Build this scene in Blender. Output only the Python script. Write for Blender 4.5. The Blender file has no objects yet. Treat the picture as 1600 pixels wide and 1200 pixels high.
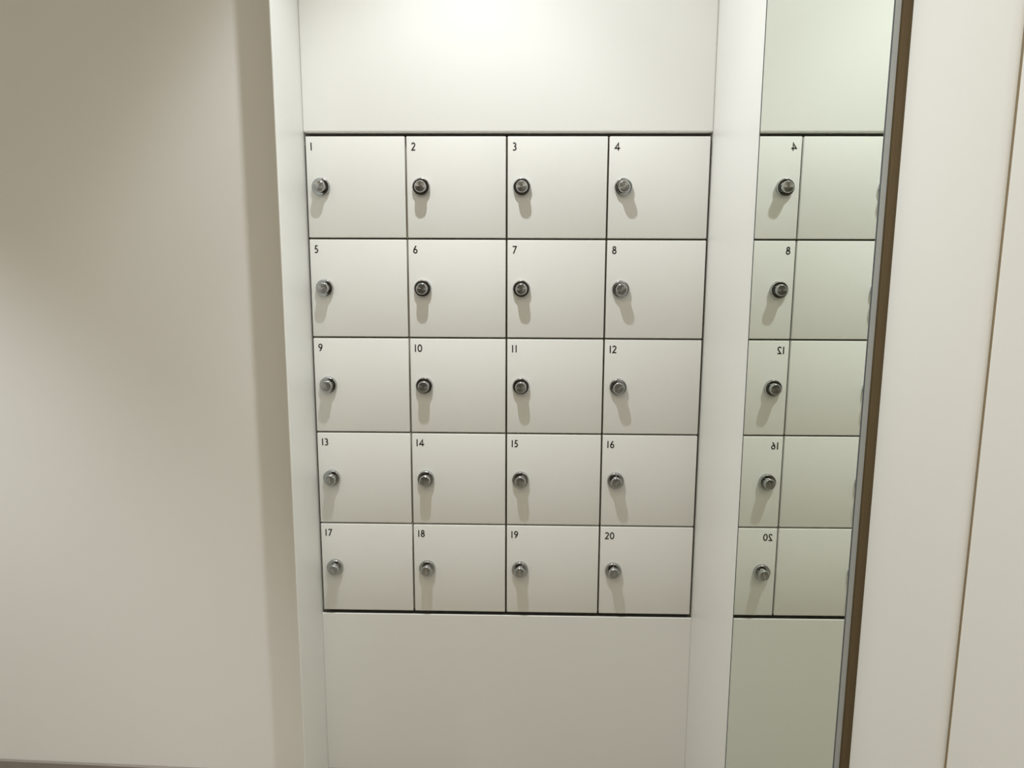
import bpy, bmesh, math
from mathutils import Vector, Matrix

scene = bpy.context.scene
COL = scene.collection
FLOOR, TOP, CEIL = 0.0, 1.73, 2.80      # metres; TOP = top edge of the locker bank
PITCH = 0.25                            # locker module
HX = 0.5035                             # half width of the alcove

# ---------------------------------------------------------------- materials
def mat(name, color, rough=0.5, metal=0.0, noise=0.0, nscale=6.0, bump=0.0, bscale=400.0, aniso=0.0, spec=0.5):
    m = bpy.data.materials.new(name); m.use_nodes = True
    nt = m.node_tree; b = nt.nodes['Principled BSDF']
    b.inputs['Base Color'].default_value = (*color, 1)
    b.inputs['Roughness'].default_value = rough
    b.inputs['Metallic'].default_value = metal
    b.inputs['Specular IOR Level'].default_value = spec
    tc = nt.nodes.new('ShaderNodeTexCoord')
    if noise:
        n = nt.nodes.new('ShaderNodeTexNoise'); n.inputs['Scale'].default_value = nscale
        n.inputs['Detail'].default_value = 4
        r = nt.nodes.new('ShaderNodeMix'); r.data_type = 'RGBA'
        r.inputs['A'].default_value = (*[c*(1-noise) for c in color], 1)
        r.inputs['B'].default_value = (*[min(1, c*(1+noise)) for c in color], 1)
        nt.links.new(tc.outputs['Object'], n.inputs['Vector'])
        nt.links.new(n.outputs['Fac'], r.inputs['Factor'])
        nt.links.new(r.outputs['Result'], b.inputs['Base Color'])
    if bump:
        n2 = nt.nodes.new('ShaderNodeTexNoise'); n2.inputs['Scale'].default_value = bscale
        bp = nt.nodes.new('ShaderNodeBump'); bp.inputs['Strength'].default_value = bump
        bp.inputs['Distance'].default_value = 0.001
        nt.links.new(tc.outputs['Object'], n2.inputs['Vector'])
        nt.links.new(n2.outputs['Fac'], bp.inputs['Height'])
        nt.links.new(bp.outputs['Normal'], b.inputs['Normal'])
    if aniso:
        b.inputs['Anisotropic'].default_value = aniso
        t = nt.nodes.new('ShaderNodeTangent'); t.direction_type = 'RADIAL'; t.axis = 'Y'
        nt.links.new(t.outputs['Tangent'], b.inputs['Tangent'])
    return m

M_WALL  = mat('wall_paint', (0.83, 0.825, 0.79), 0.45, noise=0.012, nscale=3, bump=0.03, spec=0.3)
M_PANEL = mat('panel_laminate', (0.80, 0.797, 0.767), 0.38, noise=0.01, nscale=2, spec=0.35)
M_DOOR  = mat('door_laminate', (0.80, 0.797, 0.767), 0.36, noise=0.01, nscale=5, spec=0.35)
M_BODY  = mat('carcass_board', (0.34, 0.29, 0.21), 0.6, noise=0.03)  # case colour darkened to deepen the shade in the door gaps
M_GAP_SHADE   = mat('gap_shade', (0.24, 0.18, 0.10), 0.7, noise=0.08, nscale=30)  # brown stands in for shade in the wall gaps and behind the mirror
M_BASE  = mat('baseboard_vinyl', (0.26, 0.23, 0.20), 0.5, noise=0.04, nscale=20)
M_FLOOR = mat('floor_carpet', (0.30, 0.27, 0.22), 0.85, noise=0.12, nscale=60, bump=0.3)
M_CEIL  = mat('ceiling_paint', (0.78, 0.75, 0.68), 0.7, noise=0.01)
M_DARKW = mat('rear_wall_dimmed', (0.10, 0.085, 0.07), 0.7, noise=0.03)  # dark colour stands in for dimness behind the camera, seen in the chrome
M_INK   = mat('black_ink', (0.018, 0.018, 0.018), 0.5, noise=0.1)
M_CHR   = mat('polished_chrome', (0.46, 0.475, 0.485), 0.07, metal=1, noise=0.01)
M_BRU   = mat('brushed_steel', (0.40, 0.40, 0.39), 0.30, metal=1, noise=0.02, nscale=80, aniso=0.85)
M_SLOT  = mat('keyway_steel', (0.80, 0.80, 0.80), 0.2, metal=1, noise=0.01)
M_ALU   = mat('satin_aluminium', (0.52, 0.54, 0.54), 0.38, metal=0.7, noise=0.03, nscale=40)
M_SEAL  = mat('mirror_edge_seal', (0.07, 0.08, 0.09), 0.4, noise=0.05)
M_MIR   = mat('mirror_silvering', (0.83, 0.875, 0.80), 0.0, metal=1)
M_CUP   = mat('downlight_black', (0.02, 0.02, 0.02), 0.5, noise=0.05)

# ---------------------------------------------------------------- helpers
def box(bm, x0, x1, y0, y1, z0, z1, bevel=0.0, seg=2):
    r = bmesh.ops.create_cube(bm, size=1)
    vs = r['verts']
    for v in vs:
        v.co.x = x0 if v.co.x < 0 else x1
        v.co.y = y0 if v.co.y < 0 else y1
        v.co.z = z0 if v.co.z < 0 else z1
    if bevel:
        es = list({e for v in vs for e in v.link_edges})
        bmesh.ops.bevel(bm, geom=es, offset=bevel, segments=seg, profile=0.5, affect='EDGES')

def prism(bm, pts, z0, z1):
    lo = [bm.verts.new((x, y, z0)) for x, y in pts]
    hi = [bm.verts.new((x, y, z1)) for x, y in pts]
    n = len(pts)
    bm.faces.new(lo[::-1]); bm.faces.new(hi)
    for i in range(n):
        bm.faces.new((lo[i], lo[(i+1) % n], hi[(i+1) % n], hi[i]))

def lathe_y(bm, prof, n=48):
    """prof = [(radius, protrusion toward -y)]"""
    rings = []
    for r, p in prof:
        if r < 1e-6:
            rings.append([bm.verts.new((0, -p, 0))])
        else:
            rings.append([bm.verts.new((r*math.cos(2*math.pi*k/n), -p, r*math.sin(2*math.pi*k/n))) for k in range(n)])
    for a, b in zip(rings, rings[1:]):
        for k in range(n):
            k2 = (k+1) % n
            if len(a) == 1: bm.faces.new((a[0], b[k], b[k2]))
            elif len(b) == 1: bm.faces.new((a[k2], a[k], b[0]))
            else: bm.faces.new((a[k], b[k], b[k2], a[k2]))

def obj(name, bm, m, parent=None, loc=None, smooth=None):
    bmesh.ops.recalc_face_normals(bm, faces=bm.faces)
    me = bpy.data.meshes.new(name); bm.to_mesh(me); bm.free()
    me.materials.append(m)
    if smooth is not None:
        for p in me.polygons: p.use_smooth = True
        me.set_sharp_from_angle(angle=math.radians(smooth))
    o = bpy.data.objects.new(name, me); COL.objects.link(o)
    if parent: o.parent = parent
    if loc: o.location = loc
    return o

def struct(name, bm, m, smooth=None):
    o = obj(name, bm, m, smooth=smooth); o['kind'] = 'structure'; return o

def tag(o, label, cat, group=None):
    o['label'] = label; o['category'] = cat
    if group: o['group'] = group

# ---------------------------------------------------------------- room shell
XL_FAR, Y_REAR = -2.7, -4.4
bm = bmesh.new(); box(bm, XL_FAR-.1, HX+.35, Y_REAR-.1, .5, -.1, FLOOR); struct('floor', bm, M_FLOOR)
bm = bmesh.new(); box(bm, XL_FAR-.1, HX+.35, Y_REAR-.1, .5, CEIL, CEIL+.1); struct('ceiling', bm, M_CEIL)

# back wall of the alcove: a panel above and a panel below the locker bank, closed behind
PF = 0.0005                      # panels sit flush with the doors
bm = bmesh.new()
box(bm, -HX, HX, PF, .40, TOP+.0072, CEIL, bevel=.0045, seg=4)
box(bm, -HX, HX, PF, .0055, FLOOR, TOP-5*PITCH-.0082, bevel=.0018, seg=3)
box(bm, -HX, HX, .0052, .40, FLOOR, TOP-5*PITCH-.035)
box(bm, -HX, HX, .40, .46, FLOOR, CEIL)
struct('wall_back', bm, M_PANEL)

# left side of the alcove: a thin returned panel whose front edge stands free of the left wall
bm = bmesh.new()
prism(bm, [(-HX, .46), (-HX, -.2005), (-HX-.0012, -.202), (-HX-.0035, -.2015), (-HX-.0165, -.09), (-HX-.0165, .46)], FLOOR, CEIL)
struct('trim_1', bm, M_PANEL)

# left wall, a little behind that edge, very slightly splayed
bm = bmesh.new()
YA, YB = -.098, -.015
prism(bm, [(-HX-.0165, YA), (XL_FAR, YB), (XL_FAR, .46), (-HX-.0165, .46)], FLOOR, CEIL)
struct('wall_left', bm, M_WALL)
bm = bmesh.new()
prism(bm, [(-HX-.018, YA-.0005), (XL_FAR+.001, YB-.0005), (XL_FAR+.001, YB-.010), (-HX-.018, YA-.010)], FLOOR, .058)
struct('baseboard_left', bm, M_BASE)

bm = bmesh.new(); box(bm, XL_FAR-.1, XL_FAR, Y_REAR, .46, FLOOR, CEIL); struct('wall_side', bm, M_WALL)
bm = bmesh.new(); box(bm, XL_FAR-.1, HX+.35, Y_REAR-.1, Y_REAR, FLOOR, CEIL); struct('wall_front', bm, M_DARKW)

# right wall: far section (carries the mirror), shadow gap, then two wall panels
GY0, GY1, SY = -.9735, -.9925, -1.204
bm = bmesh.new(); box(bm, HX, HX+.3, GY0, .46, FLOOR, CEIL); struct('wall_right', bm, M_PANEL)
bm = bmesh.new(); box(bm, HX+.05, HX+.3, GY1, GY0, FLOOR, CEIL)
box(bm, HX+.00003, HX+.05, GY0-.002, GY0, FLOOR, CEIL)
struct('trim_2', bm, M_GAP_SHADE)  # recess faces browned to carry the gap's shade
def panel(name, y0, y1, r0):
    # y0 = near end, y1 = far end; r0 = radius of the near edge
    pts = [(HX+.3, y1), (HX+.0012, y1), (HX, y1-.0012)]
    if r0:
        for k in range(9):
            a = k/8*math.pi/2
            pts.append((HX + r0*.30*(1-math.cos(a)), y0 + r0*(1-math.sin(a))))
    pts += [(HX+.02, y0), (HX+.3, y0)]
    if not r0: pts.insert(-1, (HX, y0))
    bm = bmesh.new(); prism(bm, pts, FLOOR, CEIL)
    return struct(name, bm, M_PANEL, smooth=40)
panel('trim_3', SY, GY1, .013)
panel('trim_4', Y_REAR, SY-.0095, 0)
bm = bmesh.new(); box(bm, HX+.0040, HX+.3, SY-.0090, SY-.0001, FLOOR, CEIL); struct('trim_5', bm, M_GAP_SHADE)  # dark strip stands in for shade in the panel joint

# ---------------------------------------------------------------- tall wall mirror on the right wall
mx, mb, my0, my1, mz0, mz1 = .4885, .4958, -.9795, -.451, .06, 2.62
root = bpy.data.objects.new('wall_mirror', None); COL.objects.link(root); root.location = (HX, (my0+my1)/2, mz0)
tag(root, 'tall narrow mirror with slim grey metal edge on the right wall, reflecting the lockers', 'mirror')
inv = -Vector(root.location)
def shift(o): o.data.transform(Matrix.Translation(inv)); return o
bm = bmesh.new()
prism(bm, [(mx+.0009, my0+.0026), (mx-.0009, my1-.0022), (mb, my1-.0022), (mb, my0+.0026)], mz0+.003, mz1-.003)
shift(obj('glass', bm, M_MIR, root))
bm = bmesh.new()
box(bm, mx+.0003, mb, my0, my0+.0024, mz0, mz1)
box(bm, mx-.0003, mb, my0, my1, mz0-.002, mz0+.001)
box(bm, mx-.0003, mb, my0, my1, mz1-.001, mz1+.002)
shift(obj('frame', bm, M_ALU, root))
bm = bmesh.new()
box(bm, mb+.0001, HX-.00002, my0+.0040, my1-.004, mz0+.004, mz1-.004)
shift(obj('shaded_backing', bm, M_GAP_SHADE, root))  # brown colour stands for the shade behind the glass
bm = bmesh.new()
box(bm, mx-.0006, mx+.0002, my0-.0003, my0+.0022, mz0, mz1)
box(bm, mx-.0014, mb, my1-.0022, my1+.0007, mz0+.002, mz1-.002)
e = shift(obj('edge_seal', bm, M_SEAL, root)); e['label'] = 'thin dark seal along the mirror edges'

# ---------------------------------------------------------------- numerals (drawn as strokes)
def arc(cx, cy, rx, ry, a0, a1, n=20):
    return [(cx+rx*math.cos(math.radians(a0+(a1-a0)*k/n)), cy+ry*math.sin(math.radians(a0+(a1-a0)*k/n))) for k in range(n+1)]
# glyph box: height 1, widths in units of height; (width, [strokes])
GL = {
 '0': (.60, [arc(.30, .5, .245, .445, 0, 360, 36)]),
 '1': (.12, [[(.06, 0), (.06, 1)]]),
 '2': (.52, [arc(.245, .72, .20, .225, 165, -25, 20) + [(.06, .055), (.50, .055)]]),
 '3': (.48, [arc(.20, .735, .185, .21, 140, -90, 16), arc(.18, .285, .235, .235, 90, -130, 18)]),
 '4': (.70, [[(.46, 0), (.46, .93), (.05, .28), (.69, .28)]]),
 '5': (.48, [[(.43, .945), (.15, .945), (.11, .56)] + arc(.17, .315, .235, .26, 100, -125, 18)]),
 '6': (.56, [arc(.28, .29, .22, .24, 0, 360, 32), [(.075, .36), (.14, .58), (.26, .80), (.40, .98)]]),
 '7': (.56, [[(.03, .945), (.50, .945), (.13, 0)]]),
 '8': (.54, [arc(.27, .745, .165, .20, 0, 360, 28), arc(.27, .275, .215, .225, 0, 360, 30)]),
 '9': (.56, [arc(.28, .71, .22, .24, 0, 360, 32), [(.485, .64), (.42, .42), (.30, .20), (.16, .02)]]),
}
def stroke(bm, pts, w, t):
    closed = (Vector(pts[0])-Vector(pts[-1])).length < 1e-6
    P = [Vector(p) for p in pts]
    Q = [P[0]]
    for p in P[1:]:
        if (p-Q[-1]).length > 1e-5: Q.append(p)
    if closed: Q = Q[:-1]
    P = Q; n = len(P); L, R = [], []
    for i, p in enumerate(P):
        a = P[(i-1) % n] if (closed or i > 0) else None
        b = P[(i+1) % n] if (closed or i < n-1) else None
        d1 = (p-a).normalized() if a is not None else (b-p).normalized()
        d2 = (b-p).normalized() if b is not None else d1
        n1, n2 = Vector((-d1.y, d1.x)), Vector((-d2.y, d2.x))
        m = n1+n2
        m = m.normalized() if m.length > 1e-6 else n1
        s = w/2/max(.45, m.dot(n1))
        L.append(p+m*s); R.append(p-m*s)
    rows = [[bm.verts.new((q.x, y, q.y)) for q in S] for S, y in ((L, 0), (R, 0), (L, -t), (R, -t))]
    rng = range(n) if closed else range(n-1)
    for i in rng:
        j = (i+1) % n
        bm.faces.new((rows[2][i], rows[2][j], rows[3][j], rows[3][i]))
        bm.faces.new((rows[0][i], rows[0][j], rows[2][j], rows[2][i]))
        bm.faces.new((rows[1][i], rows[1][j], rows[3][j], rows[3][i]))
def number_mesh(s, h=.0188, w=.0029):
    bm = bmesh.new(); x = 0
    for k, ch in enumerate(s):
        gw, strokes = GL[ch]
        if k: x += (.0046 if '1' in (s[k-1], ch) else .0026) + (.0022 if s == '11' else 0)
        for st in strokes:
            stroke(bm, [(x+px*h, py*h) for px, py in st], w, .0003)
        x += gw*h
    return bm

# ---------------------------------------------------------------- one locker, then nineteen copies
DW = .2453                                    # door size
def make_locker():
    t = bpy.data.objects.new('locker', None); COL.objects.link(t)    # origin: bottom centre of the door plane
    bm = bmesh.new()                          # open-fronted case
    a, d0, d1, w = .1243, .0195, .36, .012
    box(bm, -a, -a+w, d0, d1, .0007, .2493); box(bm, a-w, a, d0, d1, .0007, .2493)
    box(bm, -a+w, a-w, d0, d1, .0007, .0007+w); box(bm, -a+w, a-w, d0, d1, .2493-w, .2493)
    box(bm, -a+w, a-w, d1-.008, d1, .0007+w, .2493-w)
    obj('case', bm, M_BODY, t)
    bm = bmesh.new()
    box(bm, -DW/2, DW/2, 0, .018, .125-DW/2, .125+DW/2, bevel=.0016, seg=3)
    door = obj('door', bm, M_DOOR, t, smooth=50)
    c = obj('lock_collar', None or lathe_bm([(0, -.0005), (.0221, -.0005), (.0221, .0072), (.0216, .0086), (.0205, .0096), (.0197, .0098), (.0120, .0090)]), M_CHR, door, smooth=35)
    k = obj('lock_knob', lathe_bm([(.0120, .0088), (.0146, .0090), (.0146, .0235), (.0142, .0250), (.0128, .0272), (.0122, .0276)]), M_CHR, door, smooth=30)
    f = obj('knob_face', lathe_bm([(.0122, .0276), (.006, .0281), (0, .0285)]), M_BRU, door, smooth=30)
    bm = bmesh.new(); box(bm, -.0075, .0075, -.0291, -.0277, -.0006, .0006)
    s = obj('key_slot', bm, M_SLOT, door)
    return t
def lathe_bm(prof):
    bm = bmesh.new(); lathe_y(bm, prof); return bm
LKX, LKZ = -.125+.0378, .25-.1238             # lock position on the door
proto = make_locker()
door0 = proto.children[1]
for ch in door0.children: ch.location = (LKX, 0, LKZ)
SLOT = {1: 60, 2: 8, 3: 88, 4: 75, 5: 20, 6: 32, 7: 85, 8: 70, 9: 110, 10: 95, 11: 90, 12: 60,
        13: 100, 14: 80, 15: 90, 16: 65, 17: 120, 18: 85, 19: 92, 20: 70}
ROWN = ['top', 'second', 'third', 'fourth', 'bottom']
COLN = ['far left', 'second from left', 'third from left', 'far right']
def copy_child(c, parent):
    n = c.copy(); COL.objects.link(n); n.parent = parent
    return n
for i in range(20):
    num = i+1; r, c = divmod(i, 4)
    if i == 0:
        t = proto; door = door0
    else:
        t = proto.copy(); COL.objects.link(t)
        for ch in list(proto.children):
            n = copy_child(ch, t)
            if ch is door0:
                door = n
                for g in list(door0.children):
                    if g.name.startswith('door_number'): continue
                    copy_child(g, n)
    t.location = (-.375+c*PITCH, 0, TOP-(r+1)*PITCH)
    for g in door.children:
        if g.name.startswith('key_slot'): g.rotation_euler = (0, -math.radians(SLOT[num]), 0)
    o = obj('door_number', number_mesh(str(num)), M_INK, door, loc=(-.125+.0148, -.0001, .25-.0359))
    o['label'] = 'black number %d' % num
    tag(t, 'cream locker door numbered %d, %s row, %s column' % (num, ROWN[r], COLN[c]), 'locker', 'numbered lockers in the wall')

# ---------------------------------------------------------------- downlight above the lockers
LX, LY, LZ = -.155, -.53, TOP+1.04
root = bpy.data.objects.new('ceiling_downlight', None); COL.objects.link(root); root.location = (LX, LY, CEIL)
tag(root, 'round black recessed ceiling downlight in front of the lockers', 'light')
bm = bmesh.new()
n = 32
def ring(r, z): return [bm.verts.new((r*math.cos(2*math.pi*k/n), r*math.sin(2*math.pi*k/n), z)) for k in range(n)]
R = [ring(.075, -.0005), ring(.075, -.006), ring(.062, -.006), ring(.050, -.001)]
for a, b in zip(R, R[1:]):
    for k in range(n): bm.faces.new((a[k], a[(k+1) % n], b[(k+1) % n], b[k]))
bm.faces.new(R[-1])
obj('rim', bm, M_CUP, root)

# ---------------------------------------------------------------- lights
def light(name, kind, loc, energy, color, **kw):
    l = bpy.data.lights.new(name, kind); l.energy = energy; l.color = color
    for k, v in kw.items(): setattr(l, k, v)
    o = bpy.data.objects.new(name, l); COL.objects.link(o); o.location = loc
    return o
for nm, e, size, blend in (('downlight_wide', 68, 118, 1.0), ('downlight_beam', 16, 84, .4), ('downlight_core', 74, 56, 1.0)):
    lo = light(nm, 'SPOT', (LX, LY, LZ), e, (.94, .98, 1.0), spot_size=math.radians(size), spot_blend=blend, shadow_soft_size=.02)
    if nm == 'downlight_wide': lo.rotation_euler = (0, math.radians(-12), 0)
def area(name, loc, rot, sx, sy, e, col):
    o = light(name, 'AREA', loc, e, col, shape='RECTANGLE', size=sx, size_y=sy)
    o.rotation_euler = rot; return o
area('room_fill', (-.5, -2.5, CEIL-.02), (0, 0, 0), 1.6, 1.6, 23, (1.0, .885, .71))  # added soft warm fill in place of the room's unseen lights
def spot(name, loc, target, e, size, blend, col):
    o = light(name, 'SPOT', loc, e, col, spot_size=math.radians(size), spot_blend=blend, shadow_soft_size=.05)
    o.rotation_euler = (Vector(target)-Vector(loc)).to_track_quat('-Z', 'Y').to_euler()
spot('right_wall_lamp', (-.30, -1.75, 2.77), (.50, -1.75, 1.2), 34, 80, .6, (.94, .98, 1.0))
spot('left_wall_lamp', (-2.0, -.95, 2.77), (-2.0, -.80, 0), 130, 82, .6, (.93, .96, 1.0))

w = bpy.data.worlds.new('world'); scene.world = w; w.use_nodes = True
w.node_tree.nodes['Background'].inputs['Color'].default_value = (.9, .85, .75, 1)
w.node_tree.nodes['Background'].inputs['Strength'].default_value = .05

# ---------------------------------------------------------------- camera (solved from the locker grid)
cam = bpy.data.cameras.new('camera'); co = bpy.data.objects.new('camera', cam); COL.objects.link(co)
cam.sensor_fit = 'HORIZONTAL'; cam.sensor_width = 36; cam.lens = 1200/1600*36; cam.clip_start = .01
pitch, yaw, roll = .167467, -.0237529, .00332469
cp, sp, cy, sy, cr, sr = math.cos(pitch), math.sin(pitch), math.cos(yaw), math.sin(yaw), math.cos(roll), math.sin(roll)
fwd = Vector((sy*cp, cy*cp, -sp)); right = Vector((cy, -sy, 0)); up = right.cross(fwd)
r2 = right*cr+up*sr; u2 = up*cr-right*sr
co.matrix_world = Matrix(((r2.x, u2.x, -fwd.x, .061257), (r2.y, u2.y, -fwd.y, -1.9574), (r2.z, u2.z, -fwd.z, TOP-.28735), (0, 0, 0, 1)))
scene.camera = co

scene.view_settings.view_transform = 'Standard'
scene.view_settings.look = 'None'
scene.view_settings.exposure = -0.07
scene.cycles.max_bounces = 12
scene.cycles.diffuse_bounces = 8
scene.cycles.use_denoising = True
